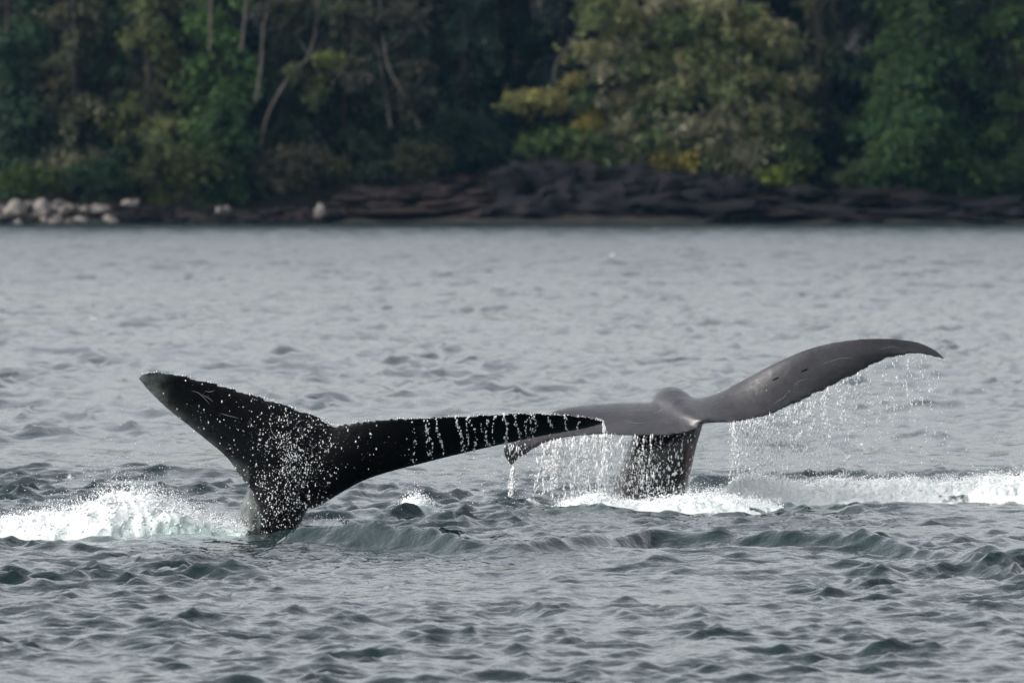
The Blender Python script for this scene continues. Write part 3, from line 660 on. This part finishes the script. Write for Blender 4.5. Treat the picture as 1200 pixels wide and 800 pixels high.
def pole(V, Fc, P, r0, r1, k=6):
    P = np.asarray(P, float); n = len(P); base = len(V)
    for i, p in enumerate(P):
        t = P[min(i + 1, n - 1)] - P[max(i - 1, 0)]; t = t / (np.linalg.norm(t) + 1e-9)
        a = np.cross(t, [.31, .9, .17]); a /= np.linalg.norm(a); b_ = np.cross(t, a); rad = r0 + (r1 - r0) * i / (n - 1)
        for j in range(k): V.append(p + rad * (a * math.cos(6.2832 * j / k) + b_ * math.sin(6.2832 * j / k)))
    for i in range(n - 1):
        for j in range(k): Fc.append((base + i * k + j, base + i * k + (j + 1) % k, base + (i + 1) * k + (j + 1) % k, base + (i + 1) * k + j))
def poles_obj(name, lst, material, parent):
    V, Fc = [], []
    for P, r0, r1 in lst: pole(V, Fc, P, r0, r1)
    return link(name, np_mesh(name, np.array(V), np.array(Fc), 4), material, parent)

def conifer_data(seed, H, Lmax, base, col, col2, per=7, dens=4.2, droop=.5, zlow=0.6, gapn=.35, size=.47):
    """branch-by-branch conifer in local coordinates (foot at the origin)"""
    r = np.random.default_rng(seed); C, Dr, T, SZ = [], [], [], []; br = []
    z = zlow
    while z < H - .4:
        vis = z < 17
        f = 1 - z / H; L = Lmax * (f ** .75) * r.uniform(.55, 1.12) * min(1, .55 + z / 5)
        az = r.uniform(0, 6.283); c0 = np.array([math.cos(az), math.sin(az), 0])
        up = r.uniform(-.05, .25); steps = max(3, int(L / .42)); pts = []
        tone = r.random(); tint_b = np.array(col) * (1 - tone) + np.array(col2) * tone; tint_b = tint_b * r.uniform(.65, 1.25)
        bare = r.random() < gapn * .3
        for q in range(steps + 1):
            u = q / steps; p = np.array([0, 0, z]) + c0 * (L * u) + np.array([0, 0, L * (up * u - droop * u * u * .8)])
            pts.append(p)
            if u > .06 and not bare:
                wdt = L * .34 * (1 - abs(u - .55) * 1.1)
                nsub = 3 if vis else 1
                for _ in range(nsub + (2 if vis else 0)):
                    side = r.normal(0, wdt * .75); sv = np.array([-c0[1], c0[0], 0])
                    C.append(p + sv * side + np.array([0, 0, -abs(side) * .3 + r.normal(0, .12)]))
                    Dr.append(c0 * .6 + sv * np.sign(side) * .7); T.append(tint_b * (1 + .35 * u)); SZ.append(size * (1 if vis else 1.9))
        if vis: br.append((pts[:: max(1, steps // 4)] + [pts[-1]], .07 * (L / Lmax) + .015, .012))
        z += r.uniform(.35, 1.65) * 1.6 / dens if vis else r.exponential(1 / 1.5)
    return np.array(C), np.array(Dr), np.array(SZ), np.array(T), br
def conifer(label, px, d, seed, H=26, Lmax=4.2, col=(.03, .05, .02), col2=(.05, .07, .025), group=None, lean=0., bark='bark_brown', rad=.4, **kw):
    x = gx(px, d); root = empty('conifer_tree', (x, d, gz(x, d) - .3)); tag(root, label, 'tree', group)
    C, Dr, SZ, T, br = conifer_data(seed, H, Lmax, 0, col, col2, **kw)
    cr = link('crown', leaf_mesh('crown', C, Dr, SZ * 1.25, T, 5, seed, droop=.85, width=.30), None, root, False)
    tk = [(np.array([[lean * math.sin(q / 5 * 2), 0, H * q / 8] for q in range(9)]), rad, .03)]
    poles_obj('trunk', tk + br, M[bark], root)
    return root
def copy_tree(o):
    c = o.copy(); COL.objects.link(c)
    for ch in list(o.children): k = ch.copy(); COL.objects.link(k); k.parent = c
    return c

G_DARK, G_DARK2 = (.016, .034, .022), (.030, .056, .030)
G_MID, G_MID2 = (.030, .070, .030), (.052, .10, .040)
G_OLV, G_OLV2 = (.050, .056, .022), (.095, .095, .040)
G_BRN, G_BRN2 = (.055, .046, .034), (.075, .072, .038)

# the dark wood behind: two rows of tall conifers, copies of three
protos = []
for k in range(3):
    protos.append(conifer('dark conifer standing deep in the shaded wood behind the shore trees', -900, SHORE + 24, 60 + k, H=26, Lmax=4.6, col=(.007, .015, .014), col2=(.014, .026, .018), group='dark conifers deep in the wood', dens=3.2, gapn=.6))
i = 0
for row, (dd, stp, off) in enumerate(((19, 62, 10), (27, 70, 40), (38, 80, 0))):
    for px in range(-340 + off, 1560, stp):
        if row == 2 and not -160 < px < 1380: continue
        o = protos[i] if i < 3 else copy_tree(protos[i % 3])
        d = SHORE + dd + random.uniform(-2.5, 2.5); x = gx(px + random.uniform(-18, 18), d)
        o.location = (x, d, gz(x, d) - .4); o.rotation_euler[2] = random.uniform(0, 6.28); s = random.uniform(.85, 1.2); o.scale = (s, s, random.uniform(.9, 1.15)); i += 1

conifer('dark green conifer at the far left above the boulder heap', 10, SHORE + 12, 1, Lmax=4.4, col=(.022, .045, .028), col2=(.04, .075, .038), dens=6, zlow=-.5)
conifer('brownish green conifer with sparse branches second from the far left', 88, SHORE + 11, 2, Lmax=3.5, col=(.05, .062, .036), col2=(.09, .085, .05), gapn=.7, dens=5, zlow=-.3)
conifer('olive green conifer with grey trunk above the olive bush', 175, SHORE + 10, 3, Lmax=4.0, col=(.056, .074, .030), col2=(.11, .12, .048), gapn=.5, dens=6, zlow=-.3)
conifer('bright green conifer with tiered sprays left of the bare leaning trunks', 258, SHORE + 9.5, 4, Lmax=3.5, col=(.044, .090, .030), col2=(.078, .14, .044), dens=6.5, zlow=-.5)
conifer('dark conifer in shade behind the bare grey forked tree', 405, SHORE + 14, 5, Lmax=4.0, col=(.024, .046, .026), col2=(.06, .07, .036), gapn=.5, dens=5)
conifer('dark conifer in shade left of the olive trees', 545, SHORE + 15, 6, Lmax=3.8, col=(.014, .032, .026), col2=(.03, .052, .034), dens=5)
conifer('dim green conifer behind the round olive brown bush, right of the bare forked tree', 470, SHORE + 13.5, 16, Lmax=3.0, col=(.022, .044, .028), col2=(.045, .066, .036), dens=5, zlow=-.3)
conifer('dim olive conifer behind the leaning bare trunk', 330, SHORE + 13, 17, Lmax=3.2, col=(.03, .05, .028), col2=(.06, .075, .036), dens=5, gapn=.5)
conifer('narrow green conifer between the far left conifer and the olive green one', 128, SHORE + 12.5, 18, Lmax=2.8, col=(.028, .056, .03), col2=(.05, .09, .042), dens=5.5, zlow=-.3)
conifer('large dark green cedar with drooping sprays at the right', 1080, SHORE + 8, 7, H=27, Lmax=6.6, col=(.021, .047, .016), col2=(.048, .084, .024), dens=7, zlow=-.4, droop=.62)
conifer('dark green conifer at the right edge beside the cedar', 1195, SHORE + 9, 8, Lmax=4.2, col=(.024, .050, .018), col2=(.046, .078, .026), dens=5.5, droop=.6)
conifer('slim brownish conifer between the olive trees and the cedar', 962, SHORE + 13, 9, Lmax=2.6, col=G_DARK2, col2=G_BRN2, gapn=.9)
conifer('tall olive conifer behind the lichened tree, top of the olive stand', 800, SHORE + 12, 10, Lmax=5.0, col=(.045, .055, .022), col2=(.085, .088, .036), dens=5)

def clump_tree(name, label, cat, foot, clumps, limbs, seed, d, bark='bark', per=8, size=.36, dens=1.0, group=None):
    """a tree drawn from its foliage pads (px, py, rx, ry, colour) and its limbs (pixel paths with end radii, metres)"""
    fx = at(foot[0], foot[1], d); root = empty(name, fx); tag(root, label, cat, group); r = np.random.default_rng(seed); k = d / F
    C, Dr, SZ, T = [], [], [], []
    for (px, py, rx, ry, col) in clumps:
        c = np.array(at(px, py, d)) - np.array(fx); ax = np.array([rx * k, max(rx, ry) * k * .75, ry * k])
        n = int(dens * 3.2 * (rx * ry) ** .72); n = max(n, 10)
        for _ in range(n):
            v_ = r.normal(size=3); v_ /= np.linalg.norm(v_); q = abs(r.normal(0, .62)); 
            C.append(c + v_ * ax * q + np.array([0, r.normal(0, .3), 0])); Dr.append(v_ * np.array([1, .6, .4])); SZ.append(size); T.append(np.array(col) * r.uniform(.6, 1.35))
    link('crown' if cat == 'tree' else 'foliage', leaf_mesh('crown', np.array(C), np.array(Dr), np.array(SZ), np.array(T), per, seed, droop=.2, width=.5), None, root, False)
    for j, (pts, r0, r1) in enumerate(limbs):
        P = [np.array(at(x, y, d + (r.normal(0, .5) if 0 < q else 0))) - np.array(fx) for q, (x, y) in enumerate(pts)]
        poles_obj('trunk' if j == 0 else 'limb', [(catmull(P, max(6, 3 * len(P))), r0, r1)], M[bark], root)
    return root
def rnd_clumps(seed, n, x0, x1, y0, y1, r0, r1, cols, asp=.55):
    r = random.Random(seed); out = []
    for _ in range(n):
        rr = r.uniform(r0, r1); c = r.choice(cols); f = r.uniform(.7, 1.25); out.append((r.uniform(x0, x1), r.uniform(y0, y1), rr, rr * asp * r.uniform(.7, 1.4), tuple(q * f for q in c)))
    return out
OL = [(.135, .165, .070), (.185, .19, .085), (.085, .125, .05), (.20, .19, .10)]
LICH = [(.26, .25, .165), (.20, .20, .115), (.29, .28, .20)]
YEL = (.26, .22, .05)
# left olive tree with the long limb reaching left
clump_tree('olive_tree', 'yellow olive tree reaching a long leafy limb out to the left over the outcrop', 'tree', (735, 205),
    [(626, 117, 34, 13, (.24, .23, .08)), (610, 122, 18, 9, (.21, .22, .08)), (648, 122, 22, 11, (.22, .21, .08)), (672, 95, 14, 6, (.22, .2, .08)), (690, 60, 24, 10, OL[1]), (715, 85, 30, 14, LICH[0]), (722, 60, 22, 16, LICH[1]), (700, 20, 26, 18, OL[0]),
     (735, 20, 22, 20, OL[1]), (670, 160, 40, 12, (.08, .13, .045)), (640, 170, 44, 14, (.08, .125, .042)), (690, 145, 16, 20, YEL), (668, 172, 12, 8, YEL), (705, 170, 30, 18, OL[2]), (690, 120, 22, 14, OL[2]), (735, 120, 26, 20, OL[3]),
     (725, 150, 24, 18, LICH[1]), (745, 80, 24, 22, OL[0]), (712, 188, 36, 12, OL[2]), (690, 185, 10, 10, YEL)] + rnd_clumps(1, 16, 690, 790, 0, 190, 12, 26, OL + LICH[:1]),
    [([(735, 215), (738, 160), (730, 110), (736, 60), (734, 0), (738, -120)], .34, .12), ([(734, 140), (710, 120), (680, 116), (640, 118), (612, 122)], .14, .03), ([(648, 105), (652, 75), (668, 56), (688, 62), (730, 75)], .06, .12), ([(732, 110), (700, 95), (672, 92)], .09, .03),
     ([(734, 160), (700, 160), (650, 168)], .10, .03), ([(735, 60), (752, 40), (770, -10)], .10, .05), ([(731, 100), (752, 90), (775, 80)], .10, .03)], 71, SHORE + 8.5)
# right lichened tree
clump_tree('olive_tree', 'lichen hung olive tree with pale twisted trunk beside the dark gap', 'tree', (865, 205),
    [(835, 60, 40, 26, OL[0]), (870, 40, 44, 26, OL[1]), (905, 50, 30, 18, OL[1]), (920, 62, 16, 14, LICH[1]), (850, 100, 44, 24, OL[0]), (900, 100, 30, 14, OL[2]), (885, 135, 36, 22, OL[1]), (860, 125, 22, 20, LICH[0]), (845, 150, 34, 18, LICH[0]), (905, 150, 30, 20, OL[0]),
     (840, 172, 30, 12, LICH[1]), (925, 175, 26, 22, OL[2]), (880, 178, 26, 20, LICH[2]), (860, 190, 26, 14, LICH[1]), (912, 205, 34, 11, (.17, .22, .045)), (935, 190, 20, 14, OL[2]), (805, 190, 32, 12, YEL), (780, 186, 18, 10, YEL), (800, 150, 34, 16, LICH[0]), (790, 110, 30, 18, OL[2]),
     (810, 75, 26, 18, OL[3]), (800, 30, 36, 20, OL[2]), (945, 95, 14, 10, LICH[1]), (835, 15, 34, 16, OL[1]), (775, 165, 30, 14, OL[2])] + rnd_clumps(2, 26, 770, 935, 0, 200, 11, 26, OL + LICH[:2]),
    [([(892, 196), (880, 165), (862, 120), (866, 70), (872, 30), (868, -120)], .30, .12), ([(885, 190), (872, 160), (850, 140), (826, 128)], .10, .04), ([(866, 95), (890, 100), (925, 108), (950, 112)], .10, .03), ([(864, 60), (900, 42), (930, 60)], .1, .03), ([(864, 110), (820, 100), (785, 108)], .1, .03),
     ([(850, 195), (855, 160), (838, 140)], .1, .05), ([(868, 20), (830, 10), (800, 20)], .1, .03), ([(905, 197), (895, 170), (880, 150)], .08, .05)], 72, SHORE + 8)

# bare trees
def bare(label, limbs, d, foot, tufts=()):
    r = random.Random(int(foot[0])); limbs = [(p_, a_ * .68, b_ * .68) for p_, a_, b_ in limbs]
    for pts, r0, r1 in list(limbs)[1:]:      # fine crooked twigs off every limb
        for _ in range(4):
            x, y = r.choice(pts[1:]); a = r.uniform(-2.6, -.4); L = r.uniform(10, 26); b_ = a + r.uniform(-.7, .7)
            limbs.append(([(x, y), (x + math.cos(a) * L * .5, y + math.sin(a) * L * .5), (x + math.cos(a) * L * .5 + math.cos(b_) * L * .5, y + math.sin(a) * L * .5 + math.sin(b_) * L * .5)], .035, .015))
    return clump_tree('bare_tree', label, 'tree', foot, list(tufts) or [(foot[0], -60, 20, 14, G_DARK)], limbs, hash(label) % 999 if False else int(foot[0]), d, 'bark')
bare('bare grey forked tree with crooked twigs in front of the shaded wood',
     [([(492, 150), (478, 118), (458, 85), (450, 50), (446, 10), (440, -60)], .22, .10), ([(458, 150), (452, 110), (446, 75), (436, 30), (430, -20)], .13, .08), ([(450, 75), (425, 70), (414, 80), (410, 108)], .08, .03), ([(452, 60), (470, 50), (480, 30)], .07, .03), ([(456, 80), (478, 74), (490, 95)], .07, .025),
      ([(446, 30), (420, 18), (395, 8)], .08, .03), ([(440, 45), (415, 60), (395, 90), (388, 105)], .06, .02), ([(462, 92), (486, 100), (505, 112)], .06, .02), ([(448, 20), (470, 12), (500, -6)], .06, .02)], SHORE + 5.5, (492, 165),
     [(470, 20, 26, 14, (.05, .048, .034)), (430, 30, 24, 16, (.055, .05, .036)), (425, 95, 18, 10, (.05, .048, .034)), (490, 80, 16, 10, (.05, .05, .034)), (410, 15, 24, 12, (.05, .055, .03)), (480, 120, 20, 14, (.045, .045, .032))])
bare('leaning bare trunk with a yellow green tuft at its bend',
     [([(305, 175), (312, 140), (328, 108), (345, 84), (362, 66), (372, 20), (376, -60)], .22, .12), ([(340, 92), (358, 102), (372, 104)], .09, .04), ([(352, 75), (372, 70), (398, 72)], .09, .04), ([(360, 64), (346, 40), (330, 34)], .07, .03)], SHORE + 7.2, (303, 190),
     [(382, 70, 22, 8, (.13, .15, .05)), (398, 72, 10, 6, (.13, .15, .05)), (372, 112, 14, 12, (.08, .10, .04)), (345, 84, 10, 7, (.09, .10, .05)), (376, 96, 10, 7, (.08, .10, .04))])
bare('slender curved bare trunk rising left of the leaning trunk',
     [([(300, 120), (306, 80), (308, 45), (312, 18), (330, 2), (345, -20)], .17, .09), ([(309, 40), (330, 30), (352, 32)], .06, .03)], SHORE + 7.2, (296, 190), [(345, 8, 20, 9, (.06, .06, .035)), (322, 6, 12, 6, (.06, .055, .035))])
bare('straight pale bare trunk above the bright green conifer', [([(283, 60), (287, 25), (292, -30), (298, -120)], .22, .16), ([(286, 30), (296, 15), (304, 12)], .05, .02)], SHORE + 7.5, (270, 235))
bare('straight grey bare trunk standing just left of the pale one', [([(246, 60), (247, 25), (249, -30), (252, -120)], .2, .15), ([(247, 20), (238, 8), (230, 6)], .05, .02)], SHORE + 7.5, (240, 235))

# bushes along the top of the bank
def bush(label, px, py, rx, ry, col, seed, d=SHORE + 6.5, n=9):
    r = random.Random(seed); cl = [(px, py, rx * .8, ry * .8, col)]
    for _ in range(n):
        a = r.uniform(0, 6.28); q = r.uniform(.3, 1); f = r.uniform(.6, 1.5)
        cl.append((px + math.cos(a) * rx * q * .75, py + math.sin(a) * ry * q * .75, rx * r.uniform(.2, .42), ry * r.uniform(.2, .42), tuple(c * f for c in col)))
    clump_tree('bush', label, 'bush', (px, py + ry), cl, [([(px, py + ry + 4), (px + 3, py), (px - 4, py - ry * .7)], .07, .02), ([(px + 5, py + ry + 2), (px + rx * .4, py - ry * .3)], .05, .015)], seed, d, 'bark_brown', size=.28)
bush('bright green bush at the far left edge above the boulders', 30, 213, 46, 18, (.050, .080, .022), 81)
bush('dark green bush between the far left bush and the olive bush', 115, 208, 40, 24, (.028, .055, .024), 82)
bush('wide olive bush bulging over the beach', 218, 200, 52, 36, (.055, .066, .024), 83, n=14)
bush('green bush on top of the olive bush', 262, 160, 36, 36, (.034, .066, .026), 84)
bush('dull brown green bush below the leaning trunk', 350, 194, 52, 30, (.055, .052, .032), 85, n=12)
bush('yellowish bush at the right foot of the dull brown bush', 398, 200, 20, 16, (.060, .062, .026), 86)
bush('round olive brown bush in the shade below the bare forked tree', 492, 188, 38, 26, (.045, .050, .024), 87)
bush('dark green bush above the round olive brown bush', 530, 150, 36, 24, (.024, .044, .024), 88, SHORE + 9)
bush('low dark bush left of the round olive brown bush', 440, 205, 30, 18, (.022, .032, .020), 89)
bush('green bush over the rocks at the far left foot of the cedar', 1010, 203, 40, 18, (.040, .056, .022), 90)
bush('green bush hanging over the ledge at the middle foot of the cedar', 1090, 205, 44, 22, (.030, .058, .022), 91)
bush('green bush hanging over the ledge at the right edge', 1172, 212, 44, 22, (.032, .058, .022), 92)
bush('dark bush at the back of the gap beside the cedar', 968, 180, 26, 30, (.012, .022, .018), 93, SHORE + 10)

# ------------------------------------------------------------------ air
def build_haze():
    x0, x1, y0, y1, z0, z1 = -1700, 1700, -1000, SHORE + 200, -7, 105
    b_ = bmesh.new(); bmesh.ops.create_cube(b_, size=1)
    for v_ in b_.verts: v_.co = ((x0 + x1) / 2 + v_.co.x * (x1 - x0), (y0 + y1) / 2 + v_.co.y * (y1 - y0), (z0 + z1) / 2 + v_.co.z * (z1 - z0))
    me = bpy.data.meshes.new('haze'); b_.to_mesh(me); b_.free()
    m = bpy.data.materials.new('sea_haze'); m.use_nodes = True; nt = m.node_tree; nt.nodes.clear()
    pv = N(nt, 'ShaderNodeVolumePrincipled', Density=0.00002, Anisotropy=0.2); pv.inputs['Color'].default_value = (.25, .6, 1, 1)
    ou = N(nt, 'ShaderNodeOutputMaterial'); nt.links.new(pv.outputs[0], ou.inputs['Volume'])
    o = link('haze', me, m, None, False); tag(o, 'thin bluish haze over the water and the far shore', 'haze', kind='stuff')
build_haze()
